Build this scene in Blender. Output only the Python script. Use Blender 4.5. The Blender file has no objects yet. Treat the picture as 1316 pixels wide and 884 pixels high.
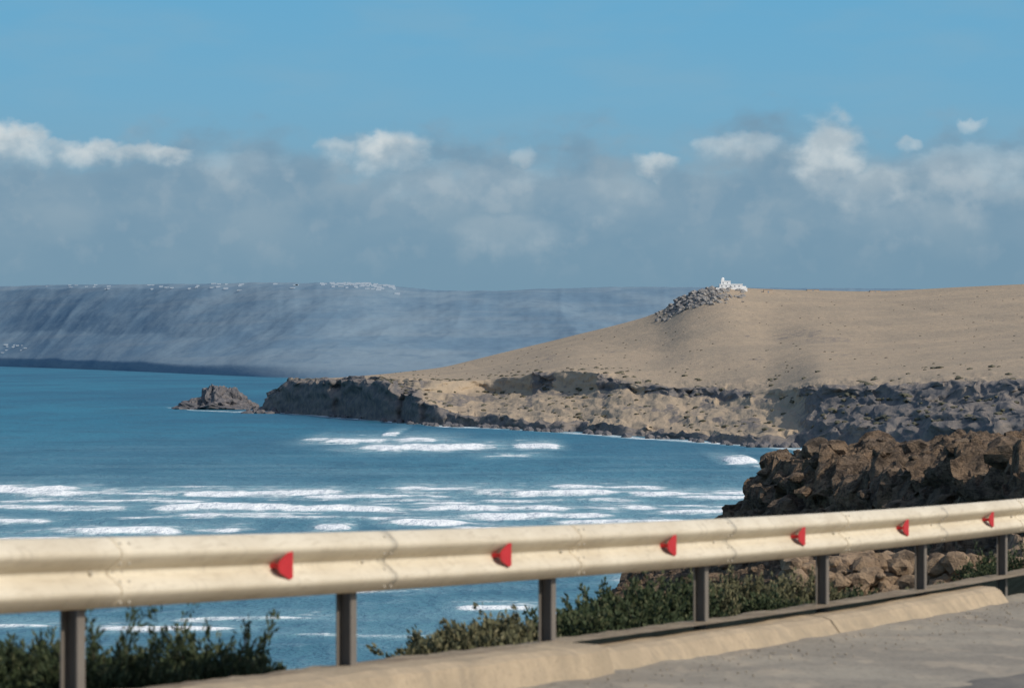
import bpy, math, random, bmesh
import numpy as np
from mathutils import Vector
rng=np.random.default_rng(7); random.seed(7)
scene=bpy.context.scene
EYE=35.0; F=4500.0

# ---------------------------------------------------------------- noise
def _h(ix,iy,iz,seed):
    n=(ix.astype(np.int64)*374761393+iy.astype(np.int64)*668265263+iz.astype(np.int64)*2147483647+seed*974711)&0xffffffff
    n=((n^(n>>13))*1274126177)&0xffffffff
    n=(n^(n>>16))
    return (n&0xffff)/65535.0
def vnoise(x,y,z=0.0,seed=0):
    x,y,z=np.broadcast_arrays(np.asarray(x,float),np.asarray(y,float),np.asarray(z,float))
    ix,iy,iz=np.floor(x),np.floor(y),np.floor(z)
    fx,fy,fz=x-ix,y-iy,z-iz
    fx=fx*fx*(3-2*fx);fy=fy*fy*(3-2*fy);fz=fz*fz*(3-2*fz)
    def H(a,b,c): return _h(ix+a,iy+b,iz+c,seed)
    def L(a,b,t): return a+(b-a)*t
    return L(L(L(H(0,0,0),H(1,0,0),fx),L(H(0,1,0),H(1,1,0),fx),fy),
             L(L(H(0,0,1),H(1,0,1),fx),L(H(0,1,1),H(1,1,1),fx),fy),fz)
def fbm(x,y,z=0.0,o=5,seed=0,ridge=False):
    a=0;s=0;amp=1.0;x=np.asarray(x,float);y=np.asarray(y,float);z=np.asarray(z,float)
    for k in range(o):
        n=vnoise(x*2**k+k*17.3,y*2**k+k*9.1,z*2**k+k*5.7,seed+k)
        if ridge: n=1-abs(2*n-1)
        a=a+n*amp; s+=amp; amp*=.5
    return a/s
def sst(a,b,x):
    t=np.clip((x-a)/(b-a),0,1); return t*t*(3-2*t)

# ---------------------------------------------------------------- materials
class NT:
    def __init__(s,name,world=False):
        if world:
            s.m=bpy.data.worlds.new(name)
        else:
            s.m=bpy.data.materials.new(name)
        s.m.use_nodes=True; s.t=s.m.node_tree; s.t.nodes.clear()
    def n(s,typ,**k):
        nd=s.t.nodes.new(typ)
        for a,b in k.items(): setattr(nd,a,b)
        return nd
    def set(s,sock,v):
        if v is None: return
        if hasattr(v,'is_output') or isinstance(v,bpy.types.NodeSocket): s.t.links.new(v,sock)
        else: sock.default_value=v
    def math(s,op,a,b=None,c=None,clamp=False):
        nd=s.n('ShaderNodeMath',operation=op,use_clamp=clamp)
        s.set(nd.inputs[0],a); s.set(nd.inputs[1],b)
        if c is not None: s.set(nd.inputs[2],c)
        return nd.outputs[0]
    def mix(s,f,a,b,blend='MIX'):
        nd=s.n('ShaderNodeMix',data_type='RGBA',blend_type=blend)
        s.set(nd.inputs[0],f); s.set(nd.inputs[6],c4(a)); s.set(nd.inputs[7],c4(b))
        return nd.outputs[2]
    def noise(s,vec,scale,detail=5,rough=.55,dist=0):
        nd=s.n('ShaderNodeTexNoise'); s.set(nd.inputs['Vector'],vec)
        nd.inputs['Scale'].default_value=scale; nd.inputs['Detail'].default_value=detail
        nd.inputs['Roughness'].default_value=rough; nd.inputs['Distortion'].default_value=dist
        return nd.outputs['Fac']
    def ss(s,v,a,b):
        nd=s.n('ShaderNodeMapRange',interpolation_type='SMOOTHSTEP')
        s.set(nd.inputs[0],v); nd.inputs[1].default_value=a; nd.inputs[2].default_value=b
        return nd.outputs[0]
    def pos(s,scale=(1,1,1)):
        g=s.n('ShaderNodeNewGeometry').outputs['Position']
        m=s.n('ShaderNodeMapping'); s.set(m.inputs[0],g); m.inputs['Scale'].default_value=scale
        return m.outputs[0]
    def attr(s,name): return s.n('ShaderNodeAttribute',attribute_name=name).outputs['Fac']
    def out(s,color,rough=.9,spec=.2,bump=None,bstr=.3,bdist=.05,metal=0):
        p=s.n('ShaderNodeBsdfPrincipled'); o=s.n('ShaderNodeOutputMaterial')
        s.set(p.inputs['Base Color'],c4(color)); s.set(p.inputs['Roughness'],rough)
        p.inputs['Specular IOR Level'].default_value=spec; p.inputs['Metallic'].default_value=metal
        if bump is not None:
            b=s.n('ShaderNodeBump'); b.inputs['Strength'].default_value=bstr; b.inputs['Distance'].default_value=bdist
            s.set(b.inputs['Height'],bump); s.t.links.new(b.outputs[0],p.inputs['Normal'])
        s.t.links.new(p.outputs[0],o.inputs[0]); return s.m
def c4(c):
    if isinstance(c,tuple) and len(c)==3: return (*c,1.0)
    return c

# ---------------------------------------------------------------- mesh helpers
def link(o,parent=None):
    scene.collection.objects.link(o)
    if parent: o.parent=parent
    return o
def mesh_np(name,V,Fq,mats,smooth=True,attrs=None,midx=None,parent=None):
    V=np.asarray(V,dtype=np.float32); Fq=np.asarray(Fq,dtype=np.int32)
    k=Fq.shape[1]; me=bpy.data.meshes.new(name)
    me.vertices.add(len(V)); me.vertices.foreach_set('co',V.ravel())
    me.loops.add(Fq.size); me.loops.foreach_set('vertex_index',Fq.ravel())
    me.polygons.add(len(Fq)); me.polygons.foreach_set('loop_start',np.arange(0,Fq.size,k,dtype=np.int32))
    for m in (mats if isinstance(mats,list) else [mats]): me.materials.append(m)
    me.update(calc_edges=True)
    if midx is not None: me.polygons.foreach_set('material_index',np.asarray(midx,dtype=np.int32))
    me.polygons.foreach_set('use_smooth',np.full(len(Fq),smooth))
    if attrs:
        for a,v in attrs.items():
            at=me.attributes.new(a,'FLOAT','POINT'); at.data.foreach_set('value',np.asarray(v,dtype=np.float32).ravel())
    if len(Fq)<5000: me.validate()
    return link(bpy.data.objects.new(name,me),parent)
def grid(name,X,Y,Z,mat,attrs=None,flip=False,smooth=True):
    r,c=X.shape; V=np.stack([X.ravel(),Y.ravel(),Z.ravel()],1)
    i=np.arange(r*c).reshape(r,c)
    q=np.stack([i[:-1,:-1],i[:-1,1:],i[1:,1:],i[1:,:-1]],-1).reshape(-1,4)
    if flip: q=q[:,::-1]
    return mesh_np(name,V,q,mat,smooth,attrs)
def box(name,x0,x1,y0,y1,z0,z1,mat,parent=None,bev=0.0):
    V=[(x,y,z) for z in (z0,z1) for y in (y0,y1) for x in (x0,x1)]
    Fs=[(0,2,3,1),(4,5,7,6),(0,1,5,4),(2,6,7,3),(0,4,6,2),(1,3,7,5)]
    return mesh_np(name,V,Fs,mat,False,parent=parent)

# ---------------------------------------------------------------- light
ts=Vector((0.68,-0.54,0.66)).normalized()
sun=bpy.data.lights.new('sun','SUN'); sun.energy=3.3; sun.angle=math.radians(.5); sun.color=(1,.94,.84)
so=link(bpy.data.objects.new('sun',sun)); so.rotation_euler=ts.to_track_quat('Z','Y').to_euler()

w=NT('World',True); scene.world=w.m
tc=w.n('ShaderNodeTexCoord').outputs['Generated']
sx=w.n('ShaderNodeSeparateXYZ'); w.set(sx.inputs[0],tc); x,y,z=sx.outputs
sky=w.n('ShaderNodeTexSky',sky_type='NISHITA'); sky.sun_disc=False
sky.sun_elevation=math.asin(ts.z); sky.sun_rotation=math.atan2(ts.x,ts.y)
nsk=w.mix(1.0,sky.outputs[0],(.15,.15,.15),'MULTIPLY')
U=w.math('MULTIPLY',w.math('ARCTAN2',x,y),45.0)
hyp=w.math('SQRT',w.math('ADD',w.math('MULTIPLY',x,x),w.math('MULTIPLY',y,y)))
Vv=w.math('MULTIPLY',w.math('ARCTAN2',z,hyp),45.0)
def comb(a,b,c=0.0):
    n=w.n('ShaderNodeCombineXYZ'); w.set(n.inputs[0],a); w.set(n.inputs[1],b); w.set(n.inputs[2],c); return n.outputs[0]
uv=comb(U,w.math('MULTIPLY',Vv,1.6))
nA=w.noise(uv,.75,4,.5); nB=w.noise(uv,2.2,5,.52); nC=w.noise(comb(U,Vv,7.0),1.5,3,.5); nD=w.noise(comb(U,Vv,3.0),2.6,4,.5)
nE=w.noise(comb(U,w.math('MULTIPLY',Vv,1.3),11.0),1.1,4,.5)
def ramp(v,stops):
    r=w.n('ShaderNodeValToRGB'); w.set(r.inputs[0],v); cr=r.color_ramp
    cr.elements[0].position=stops[0][0]; cr.elements[0].color=(*stops[0][1],1)
    cr.elements[1].position=stops[-1][0]; cr.elements[1].color=(*stops[-1][1],1)
    for p,c in stops[1:-1]:
        e=cr.elements.new(p); e.color=(*c,1)
    return r.outputs[0]
Vn=w.math('DIVIDE',Vv,10.0)
clear=ramp(Vn,[(0,(.18,.31,.42)),(.22,(.20,.38,.51)),(.33,(.17,.40,.58)),(.46,(.14,.395,.61)),(1,(.07,.24,.5))])
wisps=w.math('MULTIPLY',w.ss(w.noise(comb(U,w.math('MULTIPLY',Vv,3.5)),.45,5,.5),.4,.72),.35)
clear=w.mix(wisps,clear,(.23,.41,.54))
vb=w.math('ADD',Vv,w.math('MULTIPLY',w.math('SUBTRACT',nA,.5),1.9))
vb=w.math('ADD',vb,w.math('MULTIPLY',w.math('SUBTRACT',nB,.5),1.0))
bank=w.ss(vb,3.1,2.2)
bankc=w.mix(w.ss(nA,.35,.68),(.185,.305,.41),(.24,.35,.44))
bankc=w.mix(w.math('MULTIPLY',w.ss(nE,.46,.68),.4),bankc,(.33,.42,.48))
bankc=w.mix(w.ss(Vv,2.2,.8),bankc,(.178,.30,.40))
bankc=w.mix(w.math('MULTIPLY',w.math('MULTIPLY',w.ss(nD,.5,.68),w.ss(Vv,.7,1.7)),.22),bankc,(.38,.45,.50))
col=w.mix(w.math('MULTIPLY',bank,.9),clear,bankc)
Uw=w.math('ADD',U,w.math('MULTIPLY',w.math('SUBTRACT',nC,.5),.7))
Vw=w.math('ADD',Vv,w.math('MULTIPLY',w.math('SUBTRACT',nD,.5),.4))
mx=None
for (cu,cv,rx,ry,st) in [(15,184,70,28,.95),(95,194,75,18,.85),(185,199,70,13,.8),(500,190,62,30,.95),(435,190,38,15,.6),(835,209,40,17,.8),
                    (950,190,60,22,.5),(1062,198,52,55,.85),(1160,187,22,9,.5),(1250,222,110,42,.42),(1255,160,20,9,.5),(1120,240,60,34,.42),(600,235,140,30,.25),(670,200,22,14,.35),
                    (650,300,90,28,.2),(300,215,80,24,.22),(760,250,90,30,.2),(1180,280,120,30,.15)]:
    a=w.math('DIVIDE',w.math('SUBTRACT',Uw,(cu-658)/100),rx/100)
    b0=w.math('SUBTRACT',Vw,(458-cv)/100)
    b=w.math('MAXIMUM',w.math('DIVIDE',b0,ry/100),w.math('DIVIDE',b0,-ry/100*1.5))
    r=w.math('SUBTRACT',1.0,w.math('ADD',w.math('MULTIPLY',a,a),w.math('MULTIPLY',b,b)))
    r=w.math('ADD',r,w.math('MULTIPLY',w.math('SUBTRACT',nB,.5),1.9))
    soft=w.ss(b0,-ry/100*1.6,ry/100*.5)
    r=w.math('MULTIPLY',w.math('MULTIPLY',w.ss(r,-.05,1.0),st),w.math('ADD',w.math('MULTIPLY',soft,.75),.25))
    mx=r if mx is None else w.math('MAXIMUM',mx,r)
pc=w.mix(w.ss(nD,.35,.65),(.46,.53,.57),(.64,.69,.70))
col=w.mix(mx,col,pc)
fac=w.ss(Vv,7.0,16.0)
fin=w.mix(fac,col,nsk)
bg=w.n('ShaderNodeBackground'); w.set(bg.inputs[0],fin); bg.inputs[1].default_value=1.0
wo=w.n('ShaderNodeOutputWorld'); w.t.links.new(bg.outputs[0],wo.inputs[0])

# ---------------------------------------------------------------- camera
cam=bpy.data.cameras.new('camera'); co=link(bpy.data.objects.new('camera',cam))
co.location=(0,0,EYE); co.rotation_euler=(math.radians(90)+math.atan(16/F),0,0)
cam.sensor_width=36; cam.lens=F/1316*36; cam.clip_start=.3; cam.clip_end=150000
cam.dof.use_dof=True; cam.dof.focus_distance=900; cam.dof.aperture_fstop=7
scene.camera=co
scene.view_settings.view_transform='Standard'; scene.view_settings.look='None'; scene.view_settings.exposure=0

# ---------------------------------------------------------------- sea
HZ=EYE*F
def Dp(py): return HZ/(py-458.0)
v=np.concatenate([np.array([1.6,2.2,3]),np.arange(4,12,.5),np.arange(12,420,.6),np.array([450,520,700,1000,2000,6000])])
R=HZ/v
th=np.concatenate([np.radians(np.linspace(-100,-9.6,24)),np.arctan(np.arange(-740,741,1.7)/F),np.radians(np.linspace(9.6,100,24))])
Rg,T=np.meshgrid(R,th,indexing='ij'); X=Rg*np.sin(T); Y=Rg*np.cos(T)
near=sst(5000,2000,Rg)
Z=(fbm(X/60,Y/22,0,3,3)-.5)*1.3*near
foam=np.zeros_like(X)
# breakers: (u left, u right, row, apparent height, strength)
br=[(385,600,567,6,.9),(430,665,575,10,1),(650,728,575,4,.9),(488,515,559,4,.8),(924,980,594,12,1),(600,720,587,3,.6),(380,480,564,4,.7),(960,1030,600,3,.5),
 (-90,130,630,8,1),(0,270,634,8,1),(180,480,635,7,1),(300,620,639,8,1),(480,690,628,5,.9),(560,840,634,7,1),(680,880,627,4,.8),(780,1020,635,7,1),(850,1020,641,4,.8),(-60,320,643,4,.8),(-60,400,626,3,.5),(400,900,644,3,.6),
 (170,400,655,12,1),(200,420,662,6,.9),(330,540,657,12,1),(500,770,656,9,1),(560,820,663,6,.9),(740,860,655,7,1),(820,1020,658,8,1),(-60,220,652,4,.7),(400,660,649,4,.7),(60,600,667,3,.6),(700,1020,650,3,.6),
 (30,260,683,11,1),(-60,120,690,6,.8),(200,330,679,5,.8),(480,620,672,8,1),(560,720,677,6,.9),(395,460,677,7,1),(680,920,671,5,.8),(-60,90,672,5,.7),(700,1000,679,5,.8),(250,500,688,4,.6),
 (90,330,810,7,1),(570,705,784,6,.9),(780,940,744,12,1),(300,560,760,4,.6),(-60,90,802,5,.7),(180,460,793,3,.6),(380,640,730,4,.5),(330,620,812,3,.5)]
for k,(ul,ur,py,hp,st) in enumerate(br):
    D=Dp(py); xl=(ul-658)/F*D; xr=(ur-658)/F*D; sp=D*D/HZ
    sel=np.where((R>D-sp*26)&(R<D+sp*34))[0]; s0,s1=sel[0],sel[-1]+1
    Xs=X[s0:s1];Ys=Y[s0:s1]
    hm=hp*D/F*.55
    ww=max(2.6,sp*1.8)
    e=(xr-xl)
    Yc=D+sp*8*(fbm(Xs/50+k*7.7,k*3.1,0,3,11)-.5)+ (Xs-xl)*.05*((k%3)-1)+ sp*2*(fbm(Xs/9+k,k,0,3,12)-.5)
    dy=Ys-Yc
    taper=sst(0,.35*e,Xs-xl)*sst(0,.35*e,xr-Xs)
    taper=taper**.8
    A=taper*np.clip(2.2*fbm(Xs/13+k*3,k*1.7,0,5,21)-.25,0,1.0)
    prof=np.where(dy<0,np.exp(-(dy/(ww*1.0))**2),np.exp(-(dy/(ww*2.6))**2))
    Z[s0:s1]+=hm*(A*.8+.2*taper)*prof*(.7+.6*fbm(Xs/3,Ys/8,k,4,31))
    f_=st*np.clip(A*1.5,0,1)*np.where(dy<0,np.exp(-(dy/(ww*1.7))**2),np.exp(-(dy/(ww*1.0))**2))
    B=sst(-.3*e,.25*e,Xs-xl)*sst(-.3*e,.25*e,xr-Xs)
    f_=np.maximum(f_,.47*st*B*np.where(dy<0,np.exp(-(dy/(ww*3.5))**2),np.exp(-(dy/(ww*8))**2)))
    foam[s0:s1]=np.maximum(foam[s0:s1],f_)
sh_u=np.array([205,250,300,345,370,430,500,570,650,740,850,1000,1130,1316,1500,1700])
sh_p=np.array([522,527,529,528,531,536,541,547,551,556,564,574,581,592,606,622.])
Uv=658+F*X/np.maximum(Y,1); Ds=np.interp(Uv,sh_u,HZ/(sh_p-458))
dsh=Y-Ds
foam=np.maximum(foam,sst(1720,1500,Uv)*sst(200,225,Uv)*np.exp(-((dsh+14)/22)**2)*(.25+.75*fbm(X/14,Y/50,0,3,44))*1.0)
foam=np.clip(foam,0,1)
m=NT('sea_water')
f=m.attr('foam')
n1=m.noise(m.pos((.03,.012,.03)),1,6,.62); n2=m.noise(m.pos((.22,.10,.3)),1,5,.62); n3=m.noise(m.pos((.005,.0016,.006)),1,5,.55)
n4=m.noise(m.pos((.009,.02,.02)),1,5,.6)
yy=m.n('ShaderNodeSeparateXYZ'); m.set(yy.inputs[0],m.n('ShaderNodeNewGeometry').outputs['Position'])
shal=m.ss(yy.outputs[1],1900,420)
base=m.mix(m.ss(n3,.35,.65),(.003,.085,.135),(.013,.155,.215))
base=m.mix(m.math('MULTIPLY',shal,.85),base,(.080,.195,.225))
base=m.mix(m.math('MULTIPLY',m.ss(n1,.45,.65),.6),base,(.012,.085,.120))
base=m.mix(m.math('MULTIPLY',m.math('MULTIPLY',m.ss(n4,.50,.64),shal),.55),base,(.17,.30,.32))
base=m.mix(m.math('MULTIPLY',m.math('MULTIPLY',m.ss(n2,.5,.7),shal),.45),base,(.19,.30,.33))
fn=m.noise(m.pos((.10,.10,.4)),1,5,.62)
fn2=m.noise(m.pos((.5,.22,.6)),1,4,.6)
fm=m.math('ADD',f,m.math('MULTIPLY',m.math('SUBTRACT',fn,.5),1.3))
fm=m.math('ADD',fm,m.math('MULTIPLY',m.math('SUBTRACT',fn2,.5),.4))
fm=m.ss(fm,.30,.80)
fs=m.math('MULTIPLY',m.ss(f,.05,.45),.6)
base=m.mix(fs,base,(.24,.40,.41))
base=m.mix(fm,base,(.84,.85,.82))
hb=m.math('ADD',m.math('MULTIPLY',n1,2.0),m.math('MULTIPLY',n2,1.2))
seam=m.out(base,m.math('ADD',.40,m.math('MULTIPLY',fm,.5)),.34,hb,1.0,1.6)
grid('sea',X,Y,Z,seam,{'foam':foam})

# ---------------------------------------------------------------- hill / rock materials
def land_mat(name,grass,grass2,rock,rock2,haze,hz,s1=.02,s2=.25,bd=1.5,st=.35):
    m=NT(name); a=m.attr('rock')
    nz=m.n('ShaderNodeSeparateXYZ'); m.set(nz.inputs[0],m.n('ShaderNodeNewGeometry').outputs['Normal'])
    steep=m.ss(nz.outputs[2],.80,.45)
    na=m.noise(m.pos(),s1,6,.6); nb=m.noise(m.pos((1,.5,1)),s2,6,.65); nw=m.noise(m.pos((1,.35,1)),.05,6,.65)
    g=m.mix(m.ss(na,.35,.65),grass,grass2)
    g=m.mix(m.math('MULTIPLY',m.ss(nw,.5,.68),.4),g,tuple(c*.72 for c in grass))
    g=m.mix(m.math('MULTIPLY',m.ss(nb,.5,.7),.35),g,tuple(c*.52 for c in grass))
    r=m.mix(m.ss(nb,.35,.65),rock,rock2)
    rk=m.ss(m.math('ADD',m.math('MAXIMUM',a,m.math('MULTIPLY',steep,st)),m.math('MULTIPLY',m.math('SUBTRACT',nb,.5),1.2)),.35,.62)
    c=m.mix(rk,g,r)
    c=m.mix(hz,c,haze)  # aerial haze blended into the base colour
    return m.out(c,.95,.1,nb,.6,bd)

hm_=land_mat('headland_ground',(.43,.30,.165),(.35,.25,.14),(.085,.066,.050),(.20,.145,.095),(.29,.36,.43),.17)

uk=np.array([325,338,350,372,430,500,570,650,740,790,850,880,930,1000,1130,1316,1500,1750])
T0=np.interp(uk,sh_u,sh_p)
T1=np.array([529,524,508,492,491,492,530,538,545,549,556,558,563,562,552,545,560,575])
T2=np.array([529,523,507,491,490,491,507,505,501,501,508,510,513,512,512,512,530,540])
T3=np.array([529,522,505,488,487,485,492,486,476,486,500,501,503,501,498,492,490,490])
T5=np.array([529,521,504,487,486,480,472,452,430,418,402,380,370,372,374,365,358,350])
D5=np.array([2300,2310,2330,2250,2200,2200,2300,2350,2350,2350,2330,2300,2280,2350,2400,2350,2300,2300])
us=np.arange(325,1750,1.25)
def I(t,sg=14):
    a=np.interp(us,uk,t); n=int(sg*3/1.25); kx_=np.arange(-n,n+1)*1.25; g=np.exp(-(kx_/sg)**2/2); g/=g.sum()
    b=np.convolve(np.pad(a,n,mode='edge'),g,'valid')
    q=sst(372,440,us); return a*(1-q)+b*q
D0=HZ/(I(T0)-458)
along=np.cumsum(np.r_[0,np.hypot(np.diff((us-658)/F*D0),np.diff(D0))])
jag=(fbm(along/90,0,0,3,5,True)-.55)*60
jag*=sst(335,400,us)*.8+.2
wide=sst(500,640,us)*(1-.8*sst(980,1060,us))
D1=D0+14; D2=D1+30+150*wide; D3=D2+14
zof=lambda D,py: EYE-(py-458)/F*D
D5i=I(D5,25); t5=I(T5,12); t3=I(T3,14)
jag2=(fbm(along/110,8,0,2,14)-.5)*90*(.3+.7*wide)
Zs=[0*us-3, zof(D1,I(T1)), zof(D2,I(T2)), zof(D3,t3), None, zof(D5i,t5), zof(D5i,t5)-25]
D4=D3+.5*(D5i-D3); Zs[4]=zof(D4,t3+(t5-t3)*.50)
Ds_=[D0-6+jag, D1+jag, D2+jag*.3+jag2, D3+jag*.3+jag2, D4, D5i, D5i+300]
nr=[22,34,18,46,50,6]
rowsD=[];rowsZ=[];lay=[]
for L in range(6):
    for j in range(nr[L]+(1 if L==5 else 0)):
        t=j/nr[L]
        rowsD.append(Ds_[L]*(1-t)+Ds_[L+1]*t)
        zt=t
        if L in(0,2): zt=.5-.5*math.cos(math.pi*t)
        rowsZ.append(Zs[L]*(1-zt)+Zs[L+1]*zt); lay.append(L+t)
Dg=np.array(rowsD); Zg=np.array(rowsZ); lay=np.array(lay)[:,None]+0*Dg
for it in range(6):
    Zg[100:-12]=(Zg[99:-13]+2*Zg[100:-12]+Zg[101:-11])/4
Ug=us[None,:]+0*Dg
Xg=(Ug-658)/F*Dg; Yg=Dg.copy()
wg=np.broadcast_to(wide,Dg.shape)
farright=sst(1000,1060,Ug)
ledge=fbm(Xg/25,Yg/120,0,4,91)
lm_=np.maximum(sst(.42,.55,ledge),farright)
cl=np.where(lay<1,1.0,np.where(lay<1.2,1-(lay-1)*2.5*wg,np.where(lay<1.9,1-.5*wg,np.where(lay<3.02,.45+.55*lm_,np.clip(1-(lay-3.02)/.2,0,1)*(.2+.5*lm_)))))
env=np.clip(np.minimum(lay,1),0,1)
outc=np.exp(-(((Ug-892)/42)**2))*sst(4.6,4.8,lay)*sst(5.25,5.0,lay)
X0,Y0,Z0_=Xg.copy(),Yg.copy(),Zg.copy()
Zg=Zg+env*cl*((fbm(X0/9,Y0/26,Z0_/6,5,41,True)-.6)*6)+ (fbm(X0/70,Y0/200,0,3,51)-.5)*2.5*sst(3,3.8,lay)*sst(5.2,4.8,lay)
Zg-= (fbm(X0/30+Y0/300,Y0/300,0,4,66,True)-.5)*1.3*sst(3.3,4.1,lay)*sst(5,4.5,lay)
Zg-= (fbm(X0/10+Y0/60,Y0/90,0,4,67,True)-.5)*4.0*sst(1.0,1.3,lay)*sst(2.1,1.8,lay)*wg
Zg+=outc*(fbm(X0/5,Y0/12,0,4,71,True)-.4)*5
Xg=Xg+cl*env*((fbm(X0/8,Y0/22,Z0_/3.2,5,81)-.5)*9+(fbm(X0/50,Y0/150,Z0_/2.0,2,83)-.5)*3)
Yg=Yg+cl*env*(fbm(X0/10,Y0/20,Z0_/3.5,4,85)-.5)*26
rock=np.where(lay<1,.95,np.where(lay<2,np.maximum(np.maximum(.10+.75*farright,.30*sst(.55,.68,ledge)),.85*(1-wg)*sst(600,520,Ug)),np.where(lay<3.0,np.maximum(.85*lm_+.05,.75*farright),np.clip(.7-(lay-3)*7,0,1)*lm_)))
rock=np.maximum(rock,.9*sst(.56,.62,fbm(X0/9,Y0/40,0,4,94))*sst(1.1,1.3,lay)*sst(2.1,1.9,lay)*.6)
rock=np.maximum(rock,outc*.9)
rock=np.maximum(rock,.42*sst(.60,.72,fbm(X0/18,Y0/90,0,4,95))*sst(3.1,3.5,lay)*sst(4.6,4.1,lay))
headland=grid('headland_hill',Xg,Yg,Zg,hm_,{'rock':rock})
def hl(u,lv):
    j=int(np.argmin(abs(us-u))); i=int(np.argmin(abs(lay[:,0]-lv))); return Xg[i,j],Yg[i,j],Zg[i,j]

def ico(sub=2):
    bm=bmesh.new(); bmesh.ops.create_icosphere(bm,subdivisions=sub,radius=1)
    V=np.array([v.co[:] for v in bm.verts]); Fc=np.array([[v.index for v in f.verts] for f in bm.faces]); bm.free(); return V,Fc
IC={s:ico(s) for s in (1,2,3,5,6)}
def rocks(name,items,mat,sub=2,rough=.5,smooth=False,ridge=False,fr=1.6,oc=None):
    V0,F0=IC[sub]; Vs=[];Fs=[];off=0
    for k,(cx,cy,cz,rx,ry,rz) in enumerate(items):
        n=fbm(V0[:,0]*fr+k*5.3,V0[:,1]*fr+k*2.1,V0[:,2]*fr,oc or (5 if sub>3 else 3),100+k%7,ridge)-.5
        s=1+n*rough*2
        a=rng.uniform(0,6.28); c_,s_=math.cos(a),math.sin(a)
        P=V0*s[:,None]; P=np.stack([P[:,0]*c_-P[:,1]*s_,P[:,0]*s_+P[:,1]*c_,P[:,2]],1)
        Vs.append(P*np.array([rx,ry,rz])+np.array([cx,cy,cz])); Fs.append(F0+off); off+=len(V0)
    return mesh_np(name,np.concatenate(Vs),np.concatenate(Fs),mat,smooth,{'rock':np.ones(off)})

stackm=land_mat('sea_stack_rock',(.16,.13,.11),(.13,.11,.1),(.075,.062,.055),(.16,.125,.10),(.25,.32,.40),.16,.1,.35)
Dk=HZ/(526-458)
def kx(u,D): return (u-658)/F*D
its=[(kx(284,Dk),Dk,0,8,14,13),(kx(271,Dk),Dk+4,0,8,14,11),(kx(298,Dk),Dk,0,9,12,10),(kx(280,Dk),Dk,-1,21,22,7),(kx(258,Dk),Dk,-1,8,9,7),(kx(308,Dk),Dk+3,-1,8,8,6.5)]
rocks('sea_stack',its,stackm,5,.6,ridge=True)
its=[]
for k in range(26):
    u=rng.uniform(318,375); D=HZ/(528+rng.uniform(-1,4)-458); its.append((kx(u,D),D,-.3,rng.uniform(1.5,5),rng.uniform(3,8),rng.uniform(1,3.2 if u<345 else 5)))
for k in range(160):
    j=rng.integers(60,len(us)-300); s=rng.uniform(.8,2.6)
    its.append((Xg[0,j]-rng.uniform(0,3),Yg[0,j]-rng.uniform(-4,10),0,s,s*2,s*.9))
rocks('shore_rocks',its,stackm,2,.5)
its=[]
for k in range(260):
    u=rng.normal(897,24); u=min(max(u,845),955); X_,Y_,Z_=hl(u,rng.uniform(4.66,4.99)); s=rng.uniform(.6,2.0)
    its.append((X_,Y_,Z_+s*.1,s*1.2,s*1.6,s*.8))
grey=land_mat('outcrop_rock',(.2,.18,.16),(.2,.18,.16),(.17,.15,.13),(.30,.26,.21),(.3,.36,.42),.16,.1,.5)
rocks('rock_outcrop',its,grey,1,.5)
scm=NT('distant_scrub_leaves'); scm=scm.out(scm.mix(scm.noise(scm.pos(),.3,3),(.08,.08,.055),(.14,.125,.085)),.95,.1)
its=[]
for k in range(900):
    u=rng.uniform(480,1330); r_=rng.random()
    lv=rng.uniform(1.1,2.2) if r_<.45 else (rng.uniform(3.0,3.4) if r_<.75 else rng.uniform(3.3,4.9))
    if r_<.75 and vnoise(u/14,lv*3,0,3)<.45: continue
    X_,Y_,Z_=hl(u,lv); s=rng.uniform(.3,.9)*(1.5 if lv<3.3 else .7)
    its.append((X_,Y_,Z_+s*.1,s*1.4,s*2,s*.6))
rocks('hillside_scrub',its,scm,1,.45)

# ---------------------------------------------------------------- far coast
uf=np.arange(-700,1300,2.0)
bk=np.interp(uf,[-700,0,150,300,380,600,1300],[469,470.5,476,483,486,488,489])
ks=np.exp(-(np.arange(-50,51)/20.)**2/2); ks/=ks.sum()
smo=lambda a: np.convolve(np.pad(a,50,mode='edge'),ks,'valid')
bk=smo(bk); Db=HZ/(bk-458)
tk=np.interp(uf,[-700,0,90,250,330,480,515,560,640,700,830,880,1300],[369,368,366,365,363,364,369,373,374,371,368,369,372])
tk=tk+(vnoise(uf/23,0,0,1)-.5)*1.0+(vnoise(uf/7,0,0,2)-.5)*.5
fr=np.linspace(0,1,150)[:,None]
Dff=Db+(4200+0*uf)*fr**1.1
# low bluff, broad bench, steeper scarp, plateau
shape=np.interp(fr[:,0],[0,.04,.12,.40,.55,.72,.86,.95,1],[0,.10,.17,.42,.62,.82,.95,.99,1])[:,None]
for it in range(4): shape[1:-1]=(shape[:-2]+2*shape[1:-1]+shape[2:])/4
pyf=bk+(tk-bk)*shape
Zf=EYE-(pyf-458)/F*Dff
Xf=(uf-658)/F*Dff; Yf=Dff+0*Xf
amp=np.sin(np.pi*fr)**.7*sst(1,.85,fr)
uu=uf[None,:]+0*Xf; rr=fr*3+0*Xf
Zf=Zf+amp*((fbm(Xf/260,Yf/2600,0,3,7,True)-.55)*20+(fbm(Xf/150,Yf/800,0,5,8)-.5)*26)
Zf=np.maximum(Zf,-3)
m=NT('far_coast_ground')
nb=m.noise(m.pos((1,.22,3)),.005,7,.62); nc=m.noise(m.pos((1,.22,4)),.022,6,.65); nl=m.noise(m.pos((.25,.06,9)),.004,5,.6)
c=m.mix(m.ss(nb,.36,.64),(.145,.225,.29),(.20,.275,.325))  # ground colours carry the distance haze: bluish and low in contrast
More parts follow.
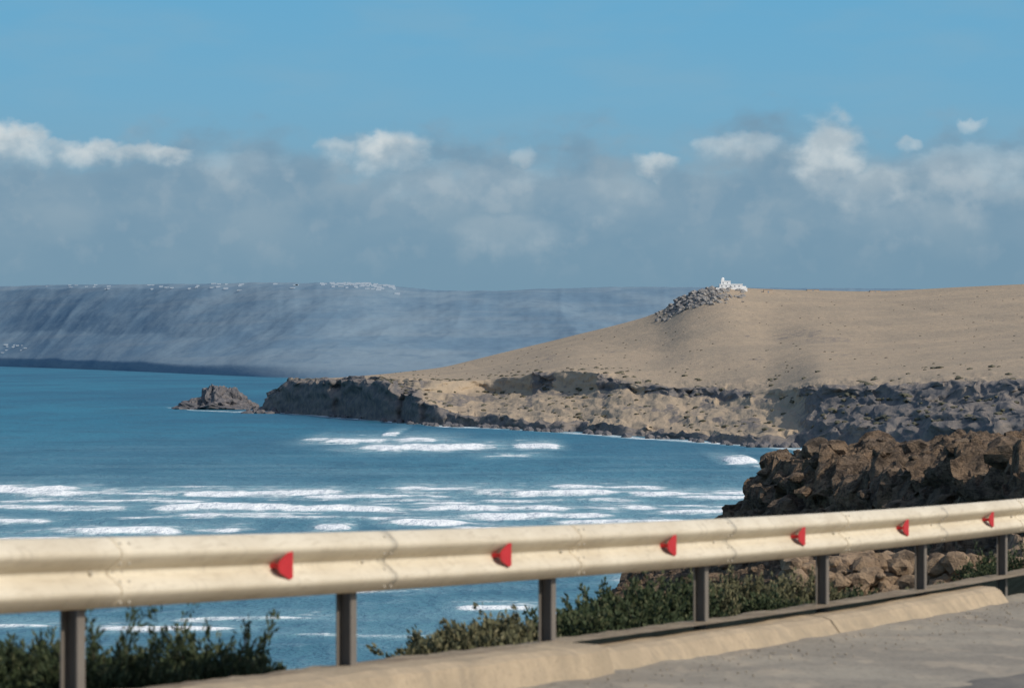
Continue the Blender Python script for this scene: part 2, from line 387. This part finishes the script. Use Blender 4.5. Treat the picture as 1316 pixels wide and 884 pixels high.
c=m.mix(m.math('MULTIPLY',m.ss(nl,.5,.65),.4),c,(.24,.295,.325))
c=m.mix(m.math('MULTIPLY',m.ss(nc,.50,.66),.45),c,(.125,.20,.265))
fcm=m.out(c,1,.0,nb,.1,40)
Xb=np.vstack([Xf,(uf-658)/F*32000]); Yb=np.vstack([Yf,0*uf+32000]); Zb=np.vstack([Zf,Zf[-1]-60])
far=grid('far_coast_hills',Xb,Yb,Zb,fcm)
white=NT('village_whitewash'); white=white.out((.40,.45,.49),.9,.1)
Vs=[];Fs=[];off=0
def vb_(cx,cy,cz,a,b,h):
    global off
    Vs.extend([(cx+sx_*a,cy+sy_*b,cz+q) for q in(-h,h) for sy_ in(-1,1) for sx_ in(-1,1)])
    Fs.extend([tuple(q+off for q in f) for f in [(0,2,3,1),(4,5,7,6),(0,1,5,4),(2,6,7,3),(0,4,6,2),(1,3,7,5)]]); off+=8
for k in range(110):
    r=rng.random()
    if r<.62: u=rng.uniform(425,512); fi=rng.integers(122,147)
    elif r<.72: u=rng.uniform(0,42); fi=rng.integers(16,34)
    else: u=rng.uniform(60,440); fi=rng.integers(122,142)
    j=int(np.argmin(abs(uf-u)))
    vb_(Xf[fi,j]+rng.uniform(-4,4),Yf[fi,j],Zf[fi,j]+1,rng.uniform(3,7),8,rng.uniform(1.2,3))
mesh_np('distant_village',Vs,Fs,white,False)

# ---------------------------------------------------------------- villa on the summit
vx,vy,vz=hl(938,4.97); vz=vz+.2
wm=NT('whitewashed_wall'); wm=wm.out(wm.mix(wm.noise(wm.pos(),.5,4),(.70,.70,.68),(.78,.77,.74)),.85,.2)
dk=NT('dark_window_glass').out((.25,.27,.29),.3,.5)
villa=link(bpy.data.objects.new('white_villa',None))
def vbx(n,a,b,y0,y1,z0,z1,mt=wm): return box(n,vx+a,vx+b,vy+y0,vy+y1,vz+z0,vz+z1,mt,villa)
vbx('main_block',-6.5,8.5,0,9,-3,2.5); vbx('parapet',-6.65,8.65,-.15,.35,2.5,2.9)
vbx('upper_storey',-5.4,.8,1.5,8,2.5,4.5); vbx('upper_parapet',-5.55,.95,1.35,1.8,4.5,4.9)
vbx('tower',-5.2,-3.2,2,4.6,4.5,6.3); vbx('garden_wall',-9.0,11.5,-2.2,-1.9,-2.5,.4)
vbx('side_wing',8.5,11.0,1.5,7,-2.5,1.5)
for k,a in enumerate([-5.4,-2.6,.2,3.0,5.8]): vbx('window_%d'%(k+1),a,a+.9,-.04,.02,1.0,1.9,dk)
for k,a in enumerate([-4.4,-1.6]): vbx('upper_window_%d'%(k+1),a,a+.8,1.46,1.52,3.2,4.0,dk)
V0,F0=IC[3]; P=V0*np.array([1.05,1.05,.9])+np.array([vx-4.2,vy+3.3,vz+6.3]); mesh_np('dome',P,F0,wm,True,parent=villa)
hut=NT('hut_plaster').out((.45,.36,.27),.9,.1)
for (u,lv,a,h,mt) in [(988,4.9,3.0,2.0,hut),(1045,4.99,4,.9,hut),(1125,4.98,3.5,.8,hut)]:
    X_,Y_,Z_=hl(u,lv); e=link(bpy.data.objects.new('stone_hut',None))
    box('walls',X_-a,X_+a,Y_,Y_+5,Z_-2,Z_+h,mt,e); box('roof_slab',X_-a-.2,X_+a+.2,Y_-.2,Y_+5.2,Z_+h,Z_+h+.25,mt,e)
    box('door',X_-.5,X_+.5,Y_-.05,Y_+.01,Z_-1,Z_+h*.7,dk,e)

# ---------------------------------------------------------------- roadside frame (i = post number, o = metres seaward)
def hgt(i):
    i=np.asarray(i,float)
    q=.775+.117*i-.0053*i*i
    q=np.where(i<-.5,.775+.117*i-.001,q)
    q=np.where(i>8,.775+.936-.3392+.032*(i-8),q)
    return q
def fx(i,o): return -1.887+1.0547*i-.933*o
def fy(i,o): return 15+2.745*i+.359*o
def gz(i): return EYE-hgt(i)-.68

ii=np.concatenate([np.linspace(-30,-2,30)[:-1],np.arange(-2,16,.05),np.linspace(16,45,60)])
oo=np.concatenate([np.arange(-.1,3,.06),np.arange(3,12,.25),np.linspace(12,62,60)])
Ig,Og=np.meshgrid(ii,oo,indexing='ij'); X=fx(Ig,Og); Y=fy(Ig,Og)
Z=gz(Ig)-.003-np.maximum(Og-.3,0)*.62-.02*sst(.0,.3,Og)
Z=Z+sst(.05,1.5,Og)*((fbm(X/.9,Y/.9,0,4,2)-.5)*.3)+sst(4,12,Og)*(fbm(X/5,Y/5,0,4,3)-.5)*2.0+(fbm(X/.12,Y/.12,0,2,4)-.5)*.03*sst(-.1,.1,Og)
m=NT('verge_soil'); na=m.noise(m.pos(),1.5,6,.6); nb=m.noise(m.pos(),18,5,.7)
c=m.mix(m.ss(na,.35,.65),(.24,.18,.12),(.36,.28,.19)); c=m.mix(m.ss(nb,.5,.7),c,(.13,.11,.06))
soil=m.out(c,.95,.1,nb,.6,.03)
grid('verge_slope_ground',X,Y,Z,soil)

ii=np.concatenate([np.linspace(-60,-2,60)[:-1],np.arange(-2,9,.04),np.linspace(9,60,80)])
oo=np.concatenate([-np.linspace(.08,3.8,120)])
Ig,Og=np.meshgrid(ii,oo,indexing='ij'); X=fx(Ig,Og); Y=fy(Ig,Og)
Z=gz(Ig)-.17+.012*(Og+.3)+(fbm(X/.5,Y/.5,0,4,5)-.5)*.035+(fbm(X/.05,Y/.05,0,2,6)-.5)*.008
m=NT('dusty_gravel'); na=m.noise(m.pos(),.9,6,.6); nb=m.noise(m.pos((1,.35,1)),22,6,.78); nc=m.noise(m.pos((1,.3,1)),3,5,.6)
c=m.mix(m.ss(na,.35,.65),(.34,.295,.225),(.26,.225,.175)); c=m.mix(m.math('MULTIPLY',m.ss(nb,.5,.66),.6),c,(.16,.14,.11))
c=m.mix(m.math('MULTIPLY',m.ss(nc,.50,.68),.6),c,(.44,.36,.26))
grav=m.out(c,.95,.15,nb,.6,.015)
grid('gravel_shoulder_ground',X,Y,Z,grav)
oo=-np.concatenate([np.linspace(1.9,3.2,50),np.linspace(3.3,10.5,40)])
Ig,Og=np.meshgrid(ii,oo,indexing='ij'); X=fx(Ig,Og); Y=fy(Ig,Og)
Z=gz(Ig)-.165+.012*(Og+.3)-.05*sst(2.6,2.0,-Og+ (fbm(X/.6,Y/1.2,0,3,15)-.5)*.9)+ .018
m=NT('asphalt'); na=m.noise(m.pos(),.9,5,.6); nb=m.noise(m.pos(),60,4,.7); nd=m.noise(m.pos((1,.3,1)),2.2,5,.65); ne=m.noise(m.pos((1,.25,1)),9,6,.7)
c=m.mix(m.ss(na,.35,.65),(.12,.11,.092),(.18,.158,.13)); c=m.mix(m.math('MULTIPLY',m.ss(nb,.5,.7),.5),c,(.27,.235,.185))
c=m.mix(m.math('MULTIPLY',m.ss(nd,.46,.64),.6),c,(.29,.25,.19))
c=m.mix(m.math('MULTIPLY',m.ss(ne,.52,.7),.5),c,(.09,.082,.07))
asph=m.out(c,.9,.2,nb,.5,.012)
grid('road',X,Y,Z,asph)
mk=NT('road_paint').out((.7,.69,.65),.7,.3)
for o0 in (4.3,7.3):
    Ig2,Og2=np.meshgrid(ii,np.array([-o0,-o0-.12]),indexing='ij')
    grid('road_edge_line' if o0<5 else 'road_centre_line',fx(Ig2,Og2),fy(Ig2,Og2),gz(Ig2)-.165+.012*(Og2+.3)+.018+.006,mk)
Ig2,Og2=np.meshgrid(np.linspace(-400,500,200),-np.array([10.4,14,40,150,600,3000]),indexing='ij')
grid('inland_ground',fx(Ig2,Og2),fy(Ig2,Og2),gz(np.clip(Ig2,-5,60))-.28+0*Og2+np.maximum(-Og2-14,0)*.05,soil)
its=[]
for k in range(450):
    i_=rng.uniform(.5,8); o_=-.42-abs(rng.normal(0,.5)); s=rng.uniform(.004,.012)
    its.append((float(fx(i_,o_)),float(fy(i_,o_)),float(gz(i_))-.165+s*.2,s,s,s*.7))
rocks('shoulder_gravel',its,grav,1,.5)

def sweep(name,i0,i1,prof,mat,n=80,zoff=0.0,parent=None,smooth=False,cap=True,wob=0.0):
    a=np.linspace(i0,i1,n); prof=np.array(prof); k=len(prof)
    V=np.zeros((n,k,3)); O=prof[None,:,0]+wob*(fbm(a[:,None]*5,prof[None,:,0]*9,prof[None,:,1]*9,3,77)-.5); V[:,:,0]=fx(a[:,None],O); V[:,:,1]=fy(a[:,None],O)
    V[:,:,2]=gz(a)[:,None]+prof[None,:,1]+zoff+wob*(fbm(a[:,None]*6,prof[None,:,0]*9,4,3,78)-.5)
    V=V.reshape(-1,3); idx=np.arange(n*k).reshape(n,k)
    q=[]
    for c_ in range(k):
        d_=(c_+1)%k; q.append(np.stack([idx[:-1,c_],idx[1:,c_],idx[1:,d_],idx[:-1,d_]],-1))
    q=np.concatenate(q)
    o=mesh_np(name,V,q,mat,smooth,parent=parent)
    if cap:
        bm=bmesh.new(); bm.from_mesh(o.data); bm.verts.ensure_lookup_table()
        for s in (0,n-1):
            try: bm.faces.new([bm.verts[j] for j in idx[s]])
            except Exception: pass
        bmesh.ops.recalc_face_normals(bm,faces=bm.faces); bm.to_mesh(o.data); bm.free()
        if smooth:
            o.data.polygons.foreach_set('use_smooth',np.ones(len(o.data.polygons),bool))
    return o
m=NT('kerb_concrete'); na=m.noise(m.pos(),2.2,6,.6); nb=m.noise(m.pos(),28,5,.7); nk=m.noise(m.pos((1,1,.2)),7,5,.6)
c=m.mix(m.ss(na,.35,.65),(.48,.37,.245),(.37,.29,.195)); c=m.mix(m.math('MULTIPLY',m.ss(nb,.5,.7),.45),c,(.25,.20,.14))
c=m.mix(m.math('MULTIPLY',m.ss(nk,.5,.66),.45),c,(.28,.23,.165))
kerbm=m.out(c,.95,.1,nb,.6,.03)
kp=[(-.12,-.3),(-.12,-.01),(-.14,.005),(-.30,-.005),(-.36,-.03),(-.41,-.18),(-.41,-.3)]
kp2=[(-.00,-.3),(-.00,-.045),(-.02,-.03),(-.18,-.04),(-.23,-.065),(-.33,-.20),(-.33,-.3)]
sweep('roadside_kerb',-4,2.0,kp,kerbm,160,.0,wob=.035)
sweep('roadside_kerb',2.03,3.75,kp2,kerbm,70,-.012,wob=.035)
sweep('roadside_kerb',3.765,5.6,kp2,kerbm,70,-.012,wob=.035)

# guardrail
m=NT('galvanised_cream_steel'); na=m.noise(m.pos(),1.3,5,.6); nb=m.noise(m.pos((.6,.6,6)),9,6,.65); ng=m.noise(m.pos(),60,3,.6); nr_=m.noise(m.pos((3,3,.5)),5,6,.7)
c=m.mix(m.ss(na,.35,.65),(.66,.575,.43),(.58,.495,.36)); c=m.mix(m.math('MULTIPLY',m.ss(nb,.5,.7),.5),c,(.42,.345,.24))
c=m.mix(m.math('MULTIPLY',m.ss(nr_,.52,.7),.4),c,(.38,.315,.23))
c=m.mix(m.math('MULTIPLY',m.ss(ng,.6,.75),.25),c,(.30,.22,.14))
steel=m.out(c,.65,.25,ng,.1,.004)
m=NT('post_steel'); c=m.mix(m.noise(m.pos(),6,5),(.13,.11,.09),(.22,.19,.155)); pst=m.out(c,.7,.3)
m=NT('red_reflector'); c=m.mix(m.noise(m.pos(),20,3),(.58,.03,.03),(.42,.02,.025)); red=m.out(c,.5,.35)
boltm=NT('bolt_steel').out((.42,.37,.29),.6,.3)
rail=link(bpy.data.objects.new('guardrail',None))
TOP=.68
wf=[(0.0,0.0),(-.012,-.003),(-.030,-.012),(-.066,-.048),(-.078,-.062),(-.080,-.078),(-.070,-.094),(-.026,-.132),(-.010,-.142),(-.004,-.155),(-.010,-.168),(-.026,-.178),
    (-.070,-.216),(-.080,-.232),(-.078,-.248),(-.066,-.262),(-.030,-.298),(-.012,-.307),(0,-.310)]
def wprof(g=0.0,th=.004):
    return [(o-g,z_+TOP) for o,z_ in wf]+[(o-g+th,z_+TOP) for o,z_ in wf[::-1]]
JO=.11; RO=.68; PO=.05
for k in range(-4,12):
    a=k+JO
    sweep('beam_%d'%(k+5),a-.004,a+1.045,wprof(0.0 if k%2 else .006),steel,26,0,rail,True,True)
def cylo(i,o,zc,r,l):
    n=10; t=np.array([.3585,.9335,0]); nn=np.array([.933,-.359,0]); up=np.array([0,0,1.])
    c0=np.array([float(fx(i,o)),float(fy(i,o)),zc]); V=[]
    for q in (0,1):
        for a in range(n):
            an=a/n*6.2832; V.append(c0+nn*l*q+(t*math.cos(an)+up*math.sin(an))*r*(1 if q==0 else .8))
    V.append(c0+nn*l*1.15)
    return V,[(a,(a+1)%n,n+(a+1)%n,n+a) for a in range(n)]+[(n+a,n+(a+1)%n,2*n,2*n) for a in range(n)]
BV=[];BF=[]
def addbolt(i_,oo_,zz,r,l):
    global BV,BF
    V_,F_=cylo(i_,oo_,zz,r,l); o_=len(BV); BV+=V_; BF+=[(f[0]+o_,f[1]+o_,f[2]+o_) for f in F_]+[(f[0]+o_,f[2]+o_,f[3]+o_) for f in F_ if f[2]!=f[3]]
for k in range(-4,12):
    for da in (.006,.035):
        for zz in (-.03,-.115,-.197,-.285): addbolt(k+JO+da,-.052,float(gz(k+JO+da))+TOP+zz,.009,.008)
    addbolt(k+PO,-.008,float(gz(k+PO))+TOP-.155,.013,.013)
mesh_np('bolts',BV,BF,boltm,False,parent=rail)
S=2.94
def cpost(k0):
    k=k0+PO
    def ring(pr,z0,z1,name,mat):
        n=len(pr); V=[]
        for z_ in (z0,z1):
            for (ds,o) in pr: V.append((float(fx(k+ds/S,o)),float(fy(k+ds/S,o)),float(gz(k))+z_))
        Fs_=[(a,(a+1)%n,n+(a+1)%n,n+a) for a in range(n)]
        o_=mesh_np(name,V,Fs_,mat,False,parent=rail)
        bm=bmesh.new(); bm.from_mesh(o_.data); bm.verts.ensure_lookup_table(); bm.faces.new([bm.verts[j] for j in range(n,2*n)]); bmesh.ops.recalc_face_normals(bm,faces=bm.faces); bm.to_mesh(o_.data); bm.free()
    c=[(-.035,.03),(.035,.03),(.035,.115),(-.035,.115),(-.035,.107),(.027,.107),(.027,.038),(-.035,.038)]
    ring(c,-.6,TOP-.03,'post_%d'%(k0+5),pst)
    ring([(-.03,.006),(.03,.006),(.03,.0295),(-.03,.0295)],TOP-.22,TOP-.09,'spacer_%d'%(k0+5),pst)
for k in range(-4,13): cpost(k)
for k in range(-4,11):
    i_=k+RO; zb=float(gz(i_))+TOP-.155
    sh=[(.085,.066),(.085,-.060),(.050,-.066),(-.055,-.030),(-.075,-.012),(-.075,.014),(-.050,.030),(.045,.062)]
    V=[]
    for q,(off_) in enumerate((-.088,-.078)):
        for (s_,z_) in sh: V.append((float(fx(i_+s_/S,off_)),float(fy(i_+s_/S,off_)),zb+z_))
    n=8; me=bpy.data.meshes.new('reflector_%d'%(k+5)); me.from_pydata(V,[],[tuple(range(8)),tuple(range(15,7,-1))]+[(a,(a+1)%n,n+(a+1)%n,n+a) for a in range(n)])
    me.materials.append(red); link(bpy.data.objects.new('reflector_%d'%(k+5),me),rail)
    box_=[(-.02,-.01),(.02,-.01),(.02,-.0775),(-.02,-.0775)]
    V=[(float(fx(i_+s_/S,o)),float(fy(i_+s_/S,o)),zb+z_) for z_ in(-.012,.012) for s_,o in box_]
    mesh_np('reflector_bracket_%d'%(k+5),V,[(0,1,2,3),(4,5,6,7),(0,1,5,4),(1,2,6,5),(2,3,7,6),(3,0,4,7)],red,False,parent=rail)

# ---------------------------------------------------------------- rocky bluff
yb=np.arange(84,185,.15); db=np.concatenate([np.arange(-18,-3,.14),np.arange(-3,9,.07),np.arange(9,55,.6)])
Yg2,Dg2=np.meshgrid(yb,db,indexing='ij')
edge=np.interp(Yg2,[84,100,148,152,158,175,185],[16.2,14.6,10.4,10.6,13.5,24,30])
edge=edge+(fbm(Yg2/6,0,0,4,201,True)-.5)*2.6+(fbm(Yg2/1.2,3,0,3,202)-.5)*.7
top=np.interp(Yg2,[84,100,125,140,152,160,185],[31.8,31.8,31.0,30.5,30.35,29.7,28.8])
topx=top+np.maximum(-Dg2-1,0)*.13+ .0
drop=np.interp(Dg2,[-50,0,.2,.5,.8,1.2,8,60],[0,0,.8,1.3,2.2,2.5,6.6,44])
Zb2=topx-drop
Xb2=edge-Dg2
a0,b0_,c0_=Xb2.copy(),Yg2.copy(),Zb2.copy()
nn=fbm(a0/2.0,b0_/2.4,c0_/1.2,6,211,True)-.58
Zb2=Zb2+nn*1.4*sst(-12,0,Dg2)+ (fbm(a0/.5,b0_/.6,c0_/.4,4,215)-.5)*.8 + (fbm(a0/4,b0_/7,0,4,219)-.5)*.9
blk=np.floor(fbm(a0/1.6,b0_/1.9,0,2,225)*9)/9
Zb2+=(blk-.5)*1.4*sst(-14,-1,Dg2)
fc_=sst(-.3,.3,Dg2)*sst(6,2.0,Dg2)
Xb2=Xb2-(fbm(c0_*1.6,b0_/9,0,3,230)-.5)*1.6*fc_-(fbm(a0/.9,b0_/1.1,c0_/.6,5,236)-.5)*1.6*fc_
Yg3=Yg2+(fbm(a0/1.1,b0_/1.4,c0_/.7,4,240)-.5)*1.8*fc_
m=NT('bluff_rock'); na=m.noise(m.pos(),.35,6,.6); nb=m.noise(m.pos(),2.4,8,.72,.3); nc=m.noise(m.pos((1,1,4)),1.2,6,.65); nf=m.noise(m.pos(),.9,6,.7)
c=m.mix(m.ss(na,.35,.65),(.33,.22,.135),(.21,.155,.11)); c=m.mix(m.math('MULTIPLY',m.ss(nc,.48,.7),.5),c,(.46,.33,.215))
c=m.mix(m.math('MULTIPLY',m.ss(nb,.44,.60),.85),c,(.075,.056,.042))
c=m.mix(m.math('MULTIPLY',m.ss(nf,.52,.66),.5),c,(.10,.08,.06))
blf=m.out(c,.95,.1,m.math('ADD',nb,nc),1.0,.5)
grid('rocky_bluff',Xb2,Yg3,Zb2,blf,smooth=False,flip=True)
its=[]
for k in range(750):
    i=rng.integers(30,len(yb)-200); j=int(rng.integers(90,300)); s=rng.uniform(.08,.32)*(2.2 if rng.random()<.1 else 1)
    its.append((Xb2[i,j],Yg3[i,j],Zb2[i,j]+s*.15,s*1.2,s*1.2,s*.8))
rocks('bluff_boulders',its,blf,2,.6)
# rubble spur at the foot of the bluff, catching the sun; sunlit tone also painted into its lighter colour
its=[(9.0,80,23.0,4.4,9,6.2),(6.4,82,22.2,3.4,8,5.2),(12.2,80,23.4,4,9,6.2),(14.5,82,23.8,4,9,6.2)]
spur=NT('sunlit_rubble'); nb=spur.noise(spur.pos(),2.4,8,.72,.3); na=spur.noise(spur.pos(),.8,5,.6)
c=spur.mix(spur.ss(na,.35,.65),(.50,.35,.22),(.36,.25,.16)); c=spur.mix(spur.math('MULTIPLY',spur.ss(nb,.46,.62),.8),c,(.10,.075,.055))
spur=spur.out(c,.95,.1,nb,1.0,.4)
rocks('rubble_spur',its,spur,6,.30,False,True,2.6,7)
its=[]
for k in range(260):
    u=rng.uniform(1010,1316); D=rng.uniform(71,74.5); s=rng.uniform(.08,.34)
    its.append(((u-658)/F*D,D,35-(rng.uniform(722,775)-458)/F*D,s,s,s*.8))
rocks('rubble_stones',its,spur,2,.55)

# ---------------------------------------------------------------- shrubs
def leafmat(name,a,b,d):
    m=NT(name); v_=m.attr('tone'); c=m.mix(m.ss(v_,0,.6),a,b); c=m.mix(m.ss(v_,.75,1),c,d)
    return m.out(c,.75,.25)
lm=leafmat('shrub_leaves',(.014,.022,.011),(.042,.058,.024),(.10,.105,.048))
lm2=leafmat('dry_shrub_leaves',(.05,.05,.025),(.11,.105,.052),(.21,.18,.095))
stm=NT('shrub_twigs').out((.10,.075,.05),.9,.1)
def shrub(cx,cy,cz,rx,ry,rz,ns,nl,L=.045,W=.012,mat=lm,up=.5,spiky=0.0):
    th_=rng.uniform(0,2*np.pi,ns); el=np.arcsin(np.clip(rng.beta(1.6,1.4,ns)*(1-.02),0,1))
    dirs=np.stack([np.cos(th_)*np.cos(el),np.sin(th_)*np.cos(el),np.sin(el)],1)
    root=np.array([cx,cy,cz])
    lob=.45+.95*fbm(dirs[:,0]*2.4+cx,dirs[:,1]*2.4+cy,dirs[:,2]*2.4,3,301)
    long_=np.where(rng.random(ns)<.12,1+spiky*rng.uniform(.2,1,ns),1)
    ext=dirs*np.array([rx,ry,rz])*(lob*long_*rng.uniform(.7,1.12,ns))[:,None]
    base=rng.normal(0,1,(ns,3))*np.array([rx,ry,0])*.28
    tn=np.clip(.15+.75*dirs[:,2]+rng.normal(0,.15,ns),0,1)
    t=rng.uniform(.25,1.0,(ns,nl))**.7
    P=root+base[:,None,:]+ext[:,None,:]*t[:,:,None]; P[:,:,2]+=(t**2)*rz*.12*up
    P+=rng.normal(0,1,P.shape)*(.012+.02*(1-t))[:,:,None]
    P=P.reshape(-1,3); N=len(P)
    d=np.repeat(ext/np.linalg.norm(ext,axis=1)[:,None],nl,0)+rng.normal(0,.5,(N,3)); d[:,2]+=.25; d/=np.linalg.norm(d,axis=1)[:,None]
    s=np.cross(d,rng.normal(0,1,(N,3))); s/=np.linalg.norm(s,axis=1)[:,None]
    l=L*rng.uniform(.6,1.3,N)[:,None]; wd=W*rng.uniform(.7,1.3,N)[:,None]
    LV=np.stack([P,P+d*l*.5+s*wd,P+d*l,P+d*l*.5-s*wd],1).reshape(-1,3)
    LQ=np.arange(4*N).reshape(N,4)
    tl=np.repeat(np.clip(np.repeat(tn,nl)*.5+.5*t.ravel()+rng.normal(0,.18,N)-.15,0,1),4)  # clump shading put into leaf tone: paler towards top and tips
    A=root+base; B=root+base+ext; B[:,2]+=rz*.12*up
    sd=np.cross(ext,np.array([0,0,1.])+rng.normal(0,.1,(ns,3))); sd/=np.linalg.norm(sd,axis=1)[:,None]
    TV=np.stack([A-sd*.006,A+sd*.006,B+sd*.0015,B-sd*.0015],1).reshape(-1,3); TQ=np.arange(4*ns).reshape(ns,4)+4*N
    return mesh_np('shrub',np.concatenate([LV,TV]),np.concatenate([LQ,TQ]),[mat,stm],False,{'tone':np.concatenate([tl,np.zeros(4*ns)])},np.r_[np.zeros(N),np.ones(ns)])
def su(u,top,D,wpx,hpx,ns=260,nl=60,mat=lm,L=.045,W=.011,dep=.5,sp=.3):
    r=wpx/2/F*D; h=hpx/F*D; X_=(u-658)/F*D; zt=EYE-(top-458)/F*D
    shrub(X_,D,zt-h,r,max(r*dep,.25),h*.92,ns,nl,L,W,mat,.5,sp)
k_=dict(L=.05,W=.007,sp=.9)
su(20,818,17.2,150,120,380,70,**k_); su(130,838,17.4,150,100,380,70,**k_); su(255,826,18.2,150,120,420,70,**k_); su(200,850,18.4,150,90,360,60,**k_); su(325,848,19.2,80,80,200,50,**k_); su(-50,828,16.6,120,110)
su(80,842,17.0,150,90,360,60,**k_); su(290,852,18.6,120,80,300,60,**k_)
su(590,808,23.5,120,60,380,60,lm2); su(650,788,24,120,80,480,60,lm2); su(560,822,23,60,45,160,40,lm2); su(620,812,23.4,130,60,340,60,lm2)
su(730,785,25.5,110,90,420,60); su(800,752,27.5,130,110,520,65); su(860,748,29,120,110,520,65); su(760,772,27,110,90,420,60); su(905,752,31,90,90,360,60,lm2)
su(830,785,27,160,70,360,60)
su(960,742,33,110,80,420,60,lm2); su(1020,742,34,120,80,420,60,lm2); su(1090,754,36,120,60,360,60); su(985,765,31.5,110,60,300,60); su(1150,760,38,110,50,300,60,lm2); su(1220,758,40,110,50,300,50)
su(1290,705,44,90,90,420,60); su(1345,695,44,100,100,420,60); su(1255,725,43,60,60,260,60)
